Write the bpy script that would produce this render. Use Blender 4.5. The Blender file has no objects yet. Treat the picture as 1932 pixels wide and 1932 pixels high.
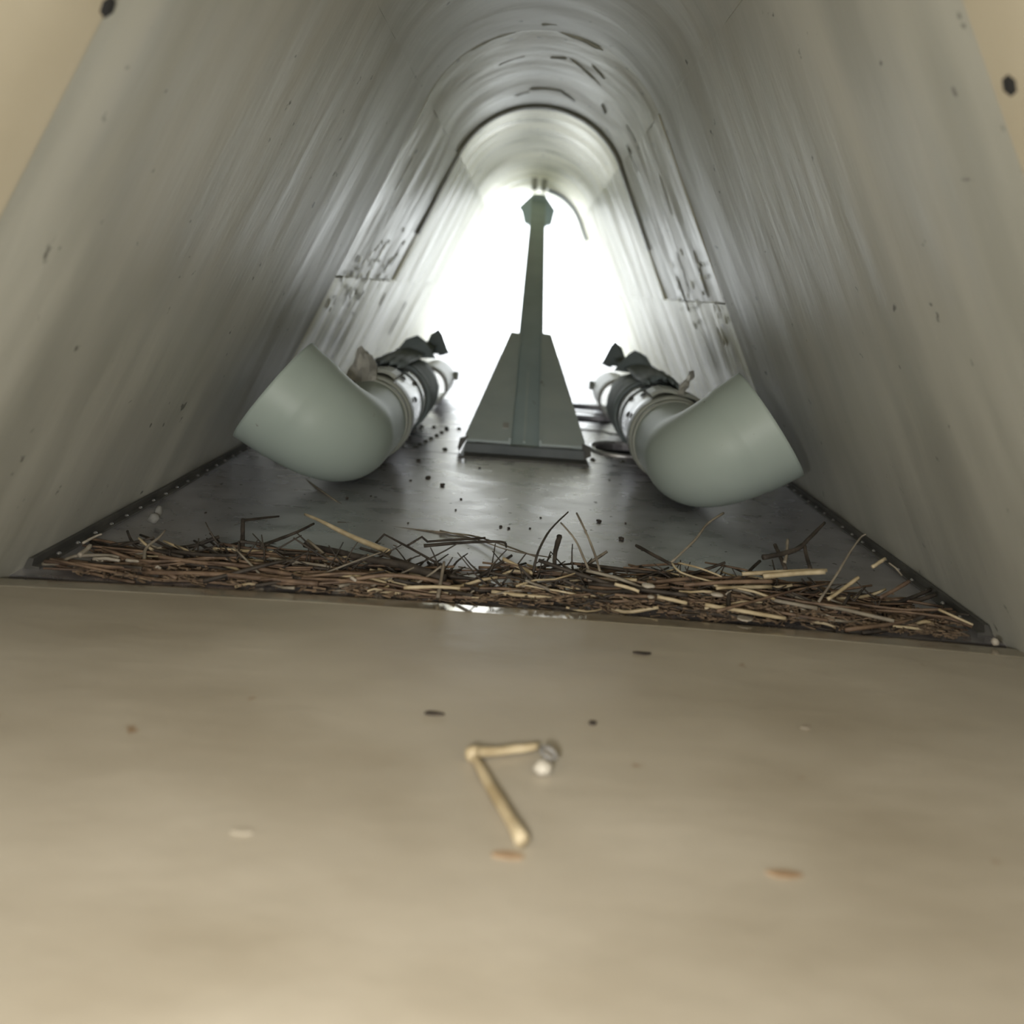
import bpy, bmesh, math, random
from mathutils import Vector, Matrix, noise

sc = bpy.context.scene
COL = sc.collection
rnd = random.Random(7)

# ------------------------------------------------------------------ scale
# All lengths below are in units of the camera's height above the near floor.
H = 0.12                      # metres
FLOOR = -1.03                 # far floor level, camera-relative
F_PX = 1500.0
VPX, VPY, ROLL = 1000.0, 548.0, math.radians(4.0)

def W(x, y, z):
    return Vector((x * H, y * H, (z - FLOOR) * H))

def unroll(px, py):
    a, b = px - VPX, py - VPY
    c, s = math.cos(ROLL), math.sin(ROLL)
    return a * c + b * s, -a * s + b * c

def at(px, py, d):
    """point of the place seen at a pixel, d deep along the duct"""
    u, v = unroll(px, py)
    return (u * d / F_PX, d, -v * d / F_PX)

def on(px, py, z=FLOOR):
    """point of the place seen at a pixel, lying at height z"""
    u, v = unroll(px, py)
    d = -z * F_PX / v
    return (u * d / F_PX, d, z)

# ------------------------------------------------------------------ camera
cam_d = bpy.data.cameras.new('camera')
cam = bpy.data.objects.new('camera', cam_d)
COL.objects.link(cam)
cam.location = W(0, 0, 0)
# looks along +Y, rolled
cam.rotation_euler = (Matrix.Rotation(-ROLL, 3, 'Y') @ Matrix.Rotation(math.radians(90), 3, 'X')).to_euler()
cam_d.sensor_width = 36.0
cam_d.sensor_fit = 'HORIZONTAL'
cam_d.lens = 36.0 * F_PX / 1932.0
cam_d.shift_x = -(VPX - 966.0) / 1932.0
cam_d.shift_y = (VPY - 966.0) / 1932.0
cam_d.clip_start = 0.002
cam_d.clip_end = 100
cam_d.dof.use_dof = True
cam_d.dof.focus_distance = 3.1 * H
cam_d.dof.aperture_fstop = 8.5
sc.camera = cam

# ------------------------------------------------------------------ light
world = bpy.data.worlds.new('bright_overcast_sky')
sc.world = world
world.use_nodes = True
bg = world.node_tree.nodes['Background']
bg.inputs['Color'].default_value = (0.93, 0.98, 1.0, 1)
bg.inputs['Strength'].default_value = 4.2

# the photographer's phone torch, right beside the lens
torch_d = bpy.data.lights.new('phone_torch', 'POINT')
torch_d.energy = 1.85
torch_d.color = (1.0, 0.965, 0.89)
torch_d.shadow_soft_size = 0.012
torch = bpy.data.objects.new('phone_torch', torch_d)
COL.objects.link(torch)
torch.location = W(-0.22, 0.05, -0.25)

sc.view_settings.view_transform = 'Standard'
sc.view_settings.look = 'None'
sc.view_settings.gamma = 1.0
sc.view_settings.exposure = 0.0
sc.view_settings.use_curve_mapping = False

# ------------------------------------------------------------------ materials
def new_mat(name):
    m = bpy.data.materials.new(name)
    m.use_nodes = True
    nt = m.node_tree
    return m, nt, nt.nodes['Principled BSDF']

def mat(name, c0, c1=None, rough=0.5, metal=0.0, scale=(20, 20, 20), detail=6, bump=0.0, bump_scale=None,
        spec=0.5, specks=None, rough_var=0.0, aniso=None, trans=0.0, contrast=(0.35, 0.65), bump_dist=0.002):
    m, nt, b = new_mat(name)
    N, L = nt.nodes, nt.links
    b.inputs['Roughness'].default_value = rough
    b.inputs['Metallic'].default_value = metal
    b.inputs['Specular IOR Level'].default_value = spec
    if c1 is None:
        c1 = tuple(min(1, v * 1.25) for v in c0)
    tc = N.new('ShaderNodeTexCoord')
    mp = N.new('ShaderNodeMapping'); mp.inputs['Scale'].default_value = scale
    L.new(tc.outputs['Object'], mp.inputs['Vector'])
    nz = N.new('ShaderNodeTexNoise'); nz.inputs['Detail'].default_value = detail
    nz.inputs['Scale'].default_value = 1.0
    L.new(mp.outputs['Vector'], nz.inputs['Vector'])
    rp = N.new('ShaderNodeValToRGB')
    rp.color_ramp.elements[0].position = contrast[0]; rp.color_ramp.elements[0].color = (*c0, 1)
    rp.color_ramp.elements[1].position = contrast[1]; rp.color_ramp.elements[1].color = (*c1, 1)
    L.new(nz.outputs['Fac'], rp.inputs['Fac'])
    col = rp.outputs['Color']
    if specks:
        sp_scale, sp_lo, sp_col = specks
        n2 = N.new('ShaderNodeTexNoise'); n2.inputs['Scale'].default_value = sp_scale; n2.inputs['Detail'].default_value = 3
        L.new(tc.outputs['Object'], n2.inputs['Vector'])
        r2 = N.new('ShaderNodeValToRGB')
        r2.color_ramp.elements[0].position = sp_lo; r2.color_ramp.elements[0].color = (0, 0, 0, 1)
        r2.color_ramp.elements[1].position = sp_lo + 0.05; r2.color_ramp.elements[1].color = (1, 1, 1, 1)
        L.new(n2.outputs['Fac'], r2.inputs['Fac'])
        mx = N.new('ShaderNodeMixRGB'); mx.inputs['Color2'].default_value = (*sp_col, 1)
        L.new(r2.outputs['Color'], mx.inputs['Fac']); L.new(col, mx.inputs['Color1'])
        col = mx.outputs['Color']
    L.new(col, b.inputs['Base Color'])
    if rough_var:
        mr = N.new('ShaderNodeMapRange')
        mr.inputs['To Min'].default_value = max(0.03, rough - rough_var); mr.inputs['To Max'].default_value = rough + rough_var
        mr.inputs['From Min'].default_value = 0.3; mr.inputs['From Max'].default_value = 0.7
        L.new(nz.outputs['Fac'], mr.inputs['Value']); L.new(mr.outputs['Result'], b.inputs['Roughness'])
    if bump:
        m3 = N.new('ShaderNodeMapping'); m3.inputs['Scale'].default_value = bump_scale or scale
        L.new(tc.outputs['Object'], m3.inputs['Vector'])
        n3 = N.new('ShaderNodeTexNoise'); n3.inputs['Detail'].default_value = 5; n3.inputs['Scale'].default_value = 1
        L.new(m3.outputs['Vector'], n3.inputs['Vector'])
        bp = N.new('ShaderNodeBump'); bp.inputs['Strength'].default_value = bump
        bp.inputs['Distance'].default_value = bump_dist
        L.new(n3.outputs['Fac'], bp.inputs['Height']); L.new(bp.outputs['Normal'], b.inputs['Normal'])
    return m

M = {}
# brushed, grey-green painted sheet skin (hoop-wise streaks: fine in y, long in x and z)
M['skin'] = mat('grey_green_sheet', (0.38, 0.382, 0.34), (0.50, 0.50, 0.45), rough=0.50, metal=0.25, scale=(6, 30, 6),
                bump=0.35, bump_scale=(14, 60, 14), rough_var=0.08, specks=(120, 0.70, (0.16, 0.16, 0.14)))
M['skin_far'] = mat('primed_sheet', (0.46, 0.44, 0.29), (0.66, 0.63, 0.43), rough=0.34, metal=0.25, scale=(8, 70, 8),
                    bump=0.55, bump_scale=(7, 90, 7), rough_var=0.10, specks=(90, 0.68, (0.2, 0.2, 0.17)))
M['skin_mid'] = mat('smeared_sheet', (0.28, 0.275, 0.20), (0.42, 0.40, 0.30), rough=0.42, metal=0.15, scale=(14, 30, 14),
                    bump=0.5, bump_scale=(30, 60, 30), rough_var=0.08, specks=(100, 0.68, (0.15, 0.15, 0.13)))
M['skin_wall'] = mat('scuffed_wall_sheet', (0.37, 0.36, 0.23), (0.60, 0.58, 0.38), rough=0.40, metal=0.15, scale=(8, 60, 8),
                     bump=0.6, bump_scale=(8, 80, 8), rough_var=0.08, specks=(90, 0.68, (0.15, 0.15, 0.12)))  # base colour lightened partly to stand for bloom from the far mouth
M['skin_lip'] = mat('tan_primed_sheet', (0.38, 0.34, 0.255), (0.43, 0.39, 0.30), rough=0.55, scale=(18, 18, 18))
M['floor_near'] = mat('dusty_tan_panel', (0.325, 0.288, 0.228), (0.46, 0.423, 0.358), rough=0.40, spec=0.5, scale=(9, 16, 9),
                      detail=7, bump=0.15, bump_scale=(60, 120, 60), rough_var=0.07, specks=(70, 0.72, (0.25, 0.17, 0.1)))
M['floor_far'] = mat('dull_grey_plate', (0.40, 0.39, 0.41), (0.56, 0.55, 0.58), rough=0.30, metal=0.8, scale=(40, 60, 40),
                     bump=0.3, bump_scale=(230, 300, 230), rough_var=0.08, specks=(180, 0.68, (0.06, 0.055, 0.05)), bump_dist=0.00022)
M['edge'] = mat('worn_rolled_edge', (0.33, 0.29, 0.22), (0.45, 0.41, 0.34), rough=0.15, metal=0.5, scale=(30, 60, 30), rough_var=0.06)
M['trim_dark'] = mat('dark_trim_and_shade', (0.05, 0.05, 0.047), (0.09, 0.088, 0.08), rough=0.5, scale=(60, 60, 60))  # dark trim; on the wall-foot strips it also paints shadow
M['dark'] = mat('void_shade_bolt_black', (0.012, 0.012, 0.012), rough=0.9)  # black for bolts, and painted shade in the void below the floor
M['rivet'] = mat('rivet_metal', (0.25, 0.25, 0.25), (0.4, 0.4, 0.4), rough=0.35, metal=0.7)
M['sealant'] = mat('grey_sealant', (0.24, 0.245, 0.20), (0.36, 0.36, 0.30), rough=0.5, scale=(80, 80, 80), bump=0.5)
M['elbow'] = mat('pale_grey_plastic', (0.36, 0.43, 0.40), (0.43, 0.50, 0.47), rough=0.47, spec=0.5, scale=(10, 10, 10),
                 specks=(160, 0.725, (0.22, 0.22, 0.2)))
M['sleeve'] = mat('smudged_aluminium_sleeve', (0.42, 0.42, 0.43), (0.62, 0.62, 0.62), rough=0.32, metal=0.5, scale=(50, 50, 50), rough_var=0.1)
M['band'] = mat('grey_clamp_band', (0.26, 0.28, 0.25), (0.36, 0.38, 0.34), rough=0.45, scale=(50, 50, 50))
M['boot'] = mat('glare_hazed_rubber', (0.15, 0.185, 0.195), (0.22, 0.26, 0.27), rough=0.6, scale=(40, 40, 40), bump=0.4)  # rubber lightened towards blue-grey, a veil of glare in its colour
M['white_tube'] = mat('white_thin_tube', (0.75, 0.76, 0.76), (0.85, 0.85, 0.85), rough=0.4)
M['strut'] = mat('glare_tinted_strut', (0.44, 0.55, 0.58), (0.50, 0.61, 0.64), rough=0.45, scale=(25, 25, 25), specks=(80, 0.71, (0.14, 0.15, 0.15)))  # lens glare mixed into the base colour as a pale blue tint
M['gusset'] = mat('glare_tinted_plate', (0.52, 0.60, 0.61), (0.60, 0.68, 0.68), rough=0.42, scale=(25, 25, 25), specks=(60, 0.70, (0.18, 0.18, 0.18)))  # plate colour raised and cooled to carry the same glare
M['foot'] = mat('dark_slate_paint', (0.10, 0.12, 0.13), (0.15, 0.17, 0.18), rough=0.5, scale=(40, 40, 40))
M['foil'] = mat('dull_torn_foil', (0.25, 0.25, 0.235), (0.5, 0.5, 0.47), rough=0.5, metal=0.3, scale=(45, 45, 45), bump=0.8)
M['straw'] = mat('pale_straw', (0.33, 0.26, 0.155), (0.52, 0.44, 0.30), rough=0.5, scale=(120, 120, 120))
M['stalk'] = mat('reddish_brown_stalk', (0.075, 0.047, 0.032), (0.20, 0.135, 0.088), rough=0.6, scale=(130, 130, 130))
M['twig'] = mat('dark_bark', (0.02, 0.016, 0.013), (0.06, 0.048, 0.038), rough=0.7, scale=(160, 160, 160), bump=0.6)
M['greystem'] = mat('grey_brown_stem', (0.14, 0.12, 0.095), (0.27, 0.24, 0.19), rough=0.6, scale=(130, 130, 130))
M['chip'] = mat('pale_flake', (0.26, 0.225, 0.18), (0.42, 0.385, 0.33), rough=0.5, scale=(130, 130, 130))
M['crumb'] = mat('dark_dirt_crumb', (0.025, 0.02, 0.017), (0.07, 0.055, 0.045), rough=0.8, scale=(200, 200, 200))
M['husk'] = mat('grey_seed_husk', (0.10, 0.10, 0.10), (0.3, 0.29, 0.28), rough=0.4, scale=(200, 200, 200))
M['pebble'] = mat('cream_pebble', (0.45, 0.42, 0.36), (0.56, 0.53, 0.47), rough=0.5, scale=(200, 200, 200))
M['fluff'] = mat('grey_fluff', (0.13, 0.13, 0.125), (0.21, 0.21, 0.20), rough=0.9, scale=(200, 200, 200))
M['litter'] = mat('fine_litter', (0.03, 0.022, 0.016), (0.20, 0.14, 0.09), rough=0.7, scale=(420, 420, 420))
M['stain'] = mat('rust_stain', (0.27, 0.18, 0.11), (0.36, 0.26, 0.17), rough=0.6, scale=(150, 150, 150))

# ------------------------------------------------------------------ helpers
def tag(o, label=None, cat=None, group=None, kind=None):
    if label: o['label'] = label
    if cat: o['category'] = cat
    if group: o['group'] = group
    if kind: o['kind'] = kind
    return o

def empty(name, loc=(0, 0, 0)):
    o = bpy.data.objects.new(name, None)
    o.empty_display_size = 0.01
    COL.objects.link(o)
    o.location = loc
    return o

def link_mesh(name, me, m, parent=None, smooth=False):
    o = bpy.data.objects.new(name, me)
    COL.objects.link(o)
    if m is not None and len(me.materials) == 0:
        me.materials.append(m)
    if parent is not None:
        o.parent = parent
        o.matrix_parent_inverse = Matrix.Translation(parent.location).inverted()
    if smooth:
        for p in me.polygons: p.use_smooth = True
    return o

def from_bm(name, bm, m, parent=None, smooth=False):
    bmesh.ops.recalc_face_normals(bm, faces=bm.faces)
    me = bpy.data.meshes.new(name)
    bm.to_mesh(me); bm.free()
    return link_mesh(name, me, m, parent, smooth)

def from_py(name, verts, faces, m, parent=None, smooth=False, recalc=True):
    me = bpy.data.meshes.new(name)
    me.from_pydata([tuple(v) for v in verts], [], faces)
    if recalc:
        bm = bmesh.new(); bm.from_mesh(me)
        bmesh.ops.recalc_face_normals(bm, faces=bm.faces)
        bm.to_mesh(me); bm.free()
    me.update()
    return link_mesh(name, me, m, parent, smooth)

def smooth_by_angle(o, deg=35):
    me = o.data
    for p in me.polygons: p.use_smooth = True
    me.set_sharp_from_angle(angle=math.radians(deg))

def prism(poly, y0, y1):
    """polygon (x,z) in duct units swept along y"""
    n = len(poly)
    v = [W(x, y0, z) for x, z in poly] + [W(x, y1, z) for x, z in poly]
    f = [list(range(n)), list(range(2 * n - 1, n - 1, -1))]
    for i in range(n):
        j = (i + 1) % n
        f.append([i, j, n + j, n + i])
    return v, f

def plate(poly3, nrm, th):
    """flat polygon of duct-unit points given thickness th along nrm"""
    n = len(poly3)
    nv = Vector(nrm).normalized() * th
    a = [W(*p) for p in poly3]
    b = [W(p[0] + nv.x, p[1] + nv.y, p[2] + nv.z) for p in poly3]
    f = [list(range(n)), list(range(2 * n - 1, n - 1, -1))]
    for i in range(n):
        j = (i + 1) % n
        f.append([i, j, n + j, n + i])
    return a + b, f

def tube_mesh(pts, radii, sides=6, caps=True, jitter=0.0):
    """pts in world metres"""
    pts = [Vector(p) for p in pts]
    n = len(pts)
    verts, faces = [], []
    up = Vector((0.13, 0.31, 0.94)).normalized()
    prev = None
    for i, p in enumerate(pts):
        if i == 0: t = pts[1] - pts[0]
        elif i == n - 1: t = pts[-1] - pts[-2]
        else: t = (pts[i + 1] - p).normalized() + (p - pts[i - 1]).normalized()
        t.normalize()
        if prev is None:
            a = t.cross(up)
            if a.length < 1e-3: a = t.cross(Vector((1, 0, 0)))
        else:
            a = prev - t * prev.dot(t)
        a.normalize(); prev = a
        b = t.cross(a)
        for k in range(sides):
            an = 2 * math.pi * k / sides
            r = radii[i] * (1 + jitter * (rnd.random() - 0.5))
            verts.append(p + (a * math.cos(an) + b * math.sin(an)) * r)
    for i in range(n - 1):
        for k in range(sides):
            k2 = (k + 1) % sides
            faces.append([i * sides + k, i * sides + k2, (i + 1) * sides + k2, (i + 1) * sides + k])
    if caps:
        faces.append(list(range(sides - 1, -1, -1)))
        faces.append(list(range((n - 1) * sides, n * sides)))
    return verts, faces

def catmull(pts, per=6):
    pts = [Vector(p) for p in pts]
    if len(pts) < 3: 
        return [pts[0].lerp(pts[-1], i / per) for i in range(per + 1)]
    out = []
    for i in range(len(pts) - 1):
        p0 = pts[max(i - 1, 0)]; p1 = pts[i]; p2 = pts[i + 1]; p3 = pts[min(i + 2, len(pts) - 1)]
        for k in range(per):
            t = k / per
            out.append(0.5 * ((2 * p1) + (p2 - p0) * t + (2 * p0 - 5 * p1 + 4 * p2 - p3) * t * t + (3 * p1 - p0 - 3 * p2 + p3) * t ** 3))
    out.append(pts[-1])
    return out

# ------------------------------------------------------------------ duct shell profile
PHI = math.radians(23.3)
RC, ZC = 0.75, 0.80
TX, TZ = RC * math.cos(PHI), ZC + RC * math.sin(PHI)
TAN = math.tan(PHI)
L_LINE = (TZ - FLOOR) / math.cos(PHI)
L_ARC = RC * (math.pi - 2 * PHI)

def wall_x(z):
    return TX + TAN * (TZ - z)

def prof(s, off=0.0):
    """arclength s from the left floor corner; off = outward offset. returns x, z"""
    tot = 2 * L_LINE + L_ARC
    if s < L_LINE:
        z = FLOOR + s * math.cos(PHI); x = -wall_x(z); nx, nz = -math.cos(PHI), math.sin(PHI)
    elif s <= L_LINE + L_ARC:
        a = math.pi - PHI - (s - L_LINE) / RC
        nx, nz = math.cos(a), math.sin(a); x = RC * nx; z = ZC + RC * nz
    else:
        z = FLOOR + (tot - s) * math.cos(PHI); x = wall_x(z); nx, nz = math.cos(PHI), math.sin(PHI)
    return x + nx * off, z + nz * off
S_TOT = 2 * L_LINE + L_ARC

def shell(name, s0, s1, y0, y1, off, th, m, parent, ns=24, ny=12, wob=0.0, seed=0.0, hoop=1.0, edge=True):
    verts, faces = [], []
    for layer in (0, 1):
        for j in range(ny + 1):
            y = y0 + (y1 - y0) * j / ny
            for i in range(ns + 1):
                s = s0 + (s1 - s0) * i / ns
                o = off + (th if layer else 0)
                if wob:
                    o += wob * noise.noise(Vector((s * 0.7 * hoop + seed, y * 2.6, seed))) + 0.35 * wob * noise.noise(Vector((s * 1.7, y * 9 + seed, 3)))
                x, z = prof(s, o)
                verts.append(W(x, y, z))
    q = (ns + 1) * (ny + 1)
    for j in range(ny):
        for i in range(ns):
            a = j * (ns + 1) + i
            faces.append([a, a + 1, a + ns + 2, a + ns + 1])
            faces.append([q + a, q + a + ns + 1, q + a + ns + 2, q + a + 1])
    for j in range(ny):
        a = j * (ns + 1); b = a + ns
        faces.append([a, a + ns + 1, q + a + ns + 1, q + a]); faces.append([b, q + b, q + b + ns + 1, b + ns + 1])
    for i in range(ns):
        a = i; b = ny * (ns + 1) + i
        faces.append([a, q + a, q + a + 1, a + 1]); faces.append([b, b + 1, q + b + 1, q + b])
    o = from_py(name, verts, faces, m, parent, recalc=False)
    smooth_by_angle(o, 40)
    return o

Y_LIP, Y_J1, Y_J2, Y_J3, Y_END = 1.66, 4.72, 6.70, 9.62, 12.7
Y_BACK = -6.0
S_WT = L_LINE              # top of the straight wall
S_MID = (0 - FLOOR) / math.cos(PHI)   # seam at camera height
G = 0.006

# ------------------------------------------------------------------ setting: walls and ceiling
wall_left = tag(empty('wall_left', W(-wall_x(FLOOR), 0, FLOOR)), 'leaning grey-green sheet metal wall on the left of the duct', kind='structure')
wall_right = tag(empty('wall_right', W(wall_x(FLOOR), 0, FLOOR)), 'leaning grey-green sheet metal wall on the right of the duct', kind='structure')
ceiling = tag(empty('ceiling', W(0, 0, ZC + RC)), 'rounded sheet metal crown of the duct, brushed and streaked', kind='structure')
TH = 0.03
for side, par in ((0, wall_left), (1, wall_right)):
    def R(a, b):
        return (a, b) if side == 0 else (S_TOT - b, S_TOT - a)
    a, b = R(-0.36, S_WT)
    shell('wall_panel', a, b, Y_LIP + 0.012, Y_J1 - G, 0.0, TH, M['skin'], par, 30, 60, 0.008, 3.1 + side)
    tag(shell('entry_panel', a, b, Y_BACK, Y_LIP - 0.012, -0.02, TH, M['skin_lip'], par, 12, 10, 0.004, 8 + side), 'tan panel nearest the camera')
    a, b = R(-0.36, S_MID - G)
    shell('wall_panel', a, b, Y_J1 + G, Y_END, 0.008, TH, M['skin_wall'], par, 26, 110, 0.016, 5.7 + side)
    a, b = R(S_MID + G, S_WT)
    shell('wall_panel', a, b, Y_J1 + G, Y_J2 - G, 0.004, TH, M['skin_mid'], par, 22, 50, 0.016, 6.6 + side)
    shell('wall_panel', a, b, Y_J2 + G, Y_END, -0.014, TH, M['skin_wall'], par, 22, 70, 0.016, 7.9 + side)

for y_ in (Y_LIP, Y_J1, Y_J2, Y_J3):  # unseen strips added behind the joints to block sky light in the gaps
    for par, a, b in ((wall_left, -0.36, S_WT), (ceiling, S_WT, S_WT + L_ARC), (wall_right, S_WT + L_ARC, S_TOT + 0.36)):
        shell('joint_light_block', a, b, y_ - 0.08, y_ + 0.08, TH + 0.012, 0.012, M['trim_dark'], par, 24, 1)
for par, s_ in ((wall_left, S_MID), (wall_right, S_TOT - S_MID), (wall_left, S_WT), (wall_right, S_TOT - S_WT)):
    shell('joint_light_block', s_ - 0.06, s_ + 0.06, Y_BACK, Y_END, TH + 0.026, 0.012, M['trim_dark'], par, 2, 4)
a, b = S_WT, S_WT + L_ARC
shell('ceiling_panel', a, b, Y_LIP + 0.012, Y_J1 - G, 0.0, TH, M['skin'], ceiling, 40, 60, 0.008, 1.2)
tag(shell('entry_panel', a, b, Y_BACK, Y_LIP - 0.012, -0.02, TH, M['skin_lip'], ceiling, 30, 8, 0.004, 2.2), 'tan panel nearest the camera')
shell('ceiling_panel', a, b, Y_J1 + G, Y_J2 - G, 0.004, TH, M['skin_mid'], ceiling, 44, 60, 0.010, 4.4)
shell('ceiling_panel', a, b, Y_J2 + G, Y_J3 - G, -0.014, TH, M['skin_far'], ceiling, 44, 60, 0.010, 5.5)
shell('ceiling_panel', a, b, Y_J3 + G, Y_END, -0.010, TH, M['skin_far'], ceiling, 44, 60, 0.010, 6.5)

# raised joint strap around the crown and doubler strip near the far mouth
tag(shell('joint_strap', S_WT - 0.75, S_WT + L_ARC + 0.75, Y_J2 - 0.045, Y_J2 + 0.012, -0.020, 0.014, M['sealant'], ceiling, 60, 3, 0.004, 9.1), 'dark raised seam strap around the crown')
tag(shell('doubler_strip', S_WT + L_ARC * 0.60, S_WT + L_ARC * 1.18, 11.7, 12.0, -0.045, 0.02, M['boot'], ceiling, 20, 2), 'dark curved strip near the far mouth')

def bead(name, par, s0, s1, y0, y1, r, n=14, m='sealant', lump=0.6):
    pts, rad = [], []
    for i in range(n + 1):
        t = i / n
        s = s0 + (s1 - s0) * t
        y = y0 + (y1 - y0) * t + 0.03 * noise.noise(Vector((s * 3, y0 * 5, 0)))
        x, z = prof(s, r * 0.35)
        pts.append(W(x, y, z))
        taper = min(1, 6 * t + 0.15, 6 * (1 - t) + 0.15)
        rad.append(0.75 * r * H * taper * (1 + lump * noise.noise(Vector((s * 11, y * 3, 1.7)))))
    v, f = tube_mesh(pts, rad, 6)
    return from_py(name, v, f, M[m], par, smooth=True)
SC = S_WT + L_ARC / 2
# sealant smears and chips on the crown (as the photo shows them above the seam strap)
for (s0, s1, y0, y1, r) in [(-0.34, -0.12, 5.30, 5.24, 0.014), (0.02, 0.14, 5.28, 5.22, 0.016), (0.14, 0.42, 5.20, 5.5, 0.012),
                            (-0.13, 0.16, 6.12, 6.10, 0.020), (-0.24, -0.1, 6.25, 6.2, 0.012), (0.12, 0.26, 6.1, 6.3, 0.012),
                            (-0.2, 0.2, 9.64, 9.64, 0.018), (0.30, 0.42, 5.15, 5.3, 0.010), (0.46, 0.52, 5.9, 6.05, 0.012),
                            (-0.5, -0.15, 4.76, 4.73, 0.018), (0.05, 0.35, 4.72, 4.80, 0.016), (-0.05, 0.06, 4.62, 4.60, 0.02)]:
    bead('sealant_bead', ceiling, SC + s0, SC + s1, y0, y1, r)
# short hoop scuffs on the right crown and walls
for k in range(16):
    sd = rnd.choice((-1, 1))
    s0 = SC + sd * rnd.uniform(0.5, 2.4)
    y = rnd.uniform(5.0, 8.6)
    bead('sealant_bead', ceiling if abs(s0 - SC) < L_ARC / 2 else (wall_left if sd < 0 else wall_right), s0, s0 + sd * rnd.uniform(0.12, 0.45), y, y + rnd.uniform(-.05, .05), rnd.uniform(0.004, 0.009), 8)
# rows of fasteners on the crown leading to the strut's top foot
def dome(bm, c, nrm, r, hgt):
    nrm = Vector(nrm).normalized()
    a = nrm.orthogonal().normalized(); b = nrm.cross(a)
    ring = [bm.verts.new(c + (a * math.cos(k * math.pi / 3) + b * math.sin(k * math.pi / 3)) * r) for k in range(6)]
    ring2 = [bm.verts.new(c + nrm * hgt * .7 + (a * math.cos(k * math.pi / 3) + b * math.sin(k * math.pi / 3)) * r * .65) for k in range(6)]
    top = bm.verts.new(c + nrm * hgt)
    for k in range(6):
        j = (k + 1) % 6
        bm.faces.new((ring[k], ring[j], ring2[j], ring2[k])); bm.faces.new((ring2[k], ring2[j], top))
bm = bmesh.new()
for row in (-0.085, 0.055):
    for k in range(7):
        s = SC + 0.02 + row
        x, z = prof(s, -0.014)
        for q in range(3):
            x, z = prof(s + q * 0.025, -0.012)
            dome(bm, W(x, 10.9 + k * 0.24, z), (-x, 0, ZC - z), 0.020 * H, 0.016 * H)
tag(from_bm('fastener_rows', bm, M['trim_dark'], ceiling), 'two short rows of dark fasteners at the crown', kind='stuff')

for par, sgn, cnt in ((wall_left, -1, 60), (wall_right, 1, 24)):
    bm = bmesh.new()
    for k in range(cnt):
        s_ = rnd.gauss(S_MID + 0.02, 0.16); y = rnd.uniform(4.85, 6.4)
        x, z = prof(s_, 0.0)
        x *= -sgn
        dome(bm, W(x, y, z), (-sgn * math.cos(PHI), 0, -math.sin(PHI)), rnd.uniform(0.015, 0.04) * H, rnd.uniform(0.003, 0.006) * H)
    tag(from_bm('sealant_lumps', bm, M['skin_wall'], par, True), 'small sealant lumps along the wall seam', kind='stuff')
# dark bolt head on the entry panel edges
for par, px, py, sd in ((wall_left, 185, 8, -1), (wall_right, 1925, 158, 1)):
    u, v = unroll(px, py)
    # where that sight line meets the wall plane
    # |x| = TX + TAN*(TZ - z); x=u d/F, z=-v d/F
    d = (TX + TAN * TZ) / ((abs(u) + TAN * (-v)) / F_PX)
    x, z = u * d / F_PX, -v * d / F_PX
    bm = bmesh.new(); dome(bm, W(x * 0.99, d, z), (-sd * math.cos(PHI), 0, -math.sin(PHI)), 0.034 * H, 0.02 * H)
    tag(from_bm('bolt', bm, M['dark'], par, True), 'dark bolt head')

# ------------------------------------------------------------------ setting: floor
floor = tag(empty('floor', W(0, 2.5, FLOOR)), 'sheet metal floor of the duct in three plates', kind='structure')
def floor_plate(name, y0, y1, m, holes=(), z=FLOOR, th=0.04, seed=0, wob=0.0, nx=30, ny=30):
    """grid plate with elliptical or box cut-outs"""
    bm = bmesh.new()
    hw = wall_x(z) + 0.02
    loops = [[(-hw, y0), (hw, y0), (hw, y1), (-hw, y1)]] + list(holes)
    edges = []
    for lp in loops:
        vs = [bm.verts.new(W(x, y, z)) for x, y in lp]
        for i in range(len(vs)):
            edges.append(bm.edges.new((vs[i], vs[(i + 1) % len(vs)])))
    bmesh.ops.triangle_fill(bm, use_beauty=True, use_dissolve=False, edges=edges)
    bmesh.ops.recalc_face_normals(bm, faces=bm.faces)
    fs = list(bm.faces)
    r = bmesh.ops.extrude_face_region(bm, geom=fs)
    bmesh.ops.translate(bm, verts=[e for e in r['geom'] if isinstance(e, bmesh.types.BMVert)], vec=(0, 0, -th * H))
    return from_bm(name, bm, m, floor)

def oval(cx, cy, rx, ry, p=2.6, n=28):
    out = []
    for k in range(n):
        a = 2 * math.pi * k / n
        c, s = math.cos(a), math.sin(a)
        out.append((cx + rx * math.copysign(abs(c) ** (2 / p), c), cy + ry * math.copysign(abs(s) ** (2 / p), s)))
    return out
def rect(x0, x1, y0, y1):
    return [(x0, y0), (x1, y0), (x1, y1), (x0, y1)]

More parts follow.
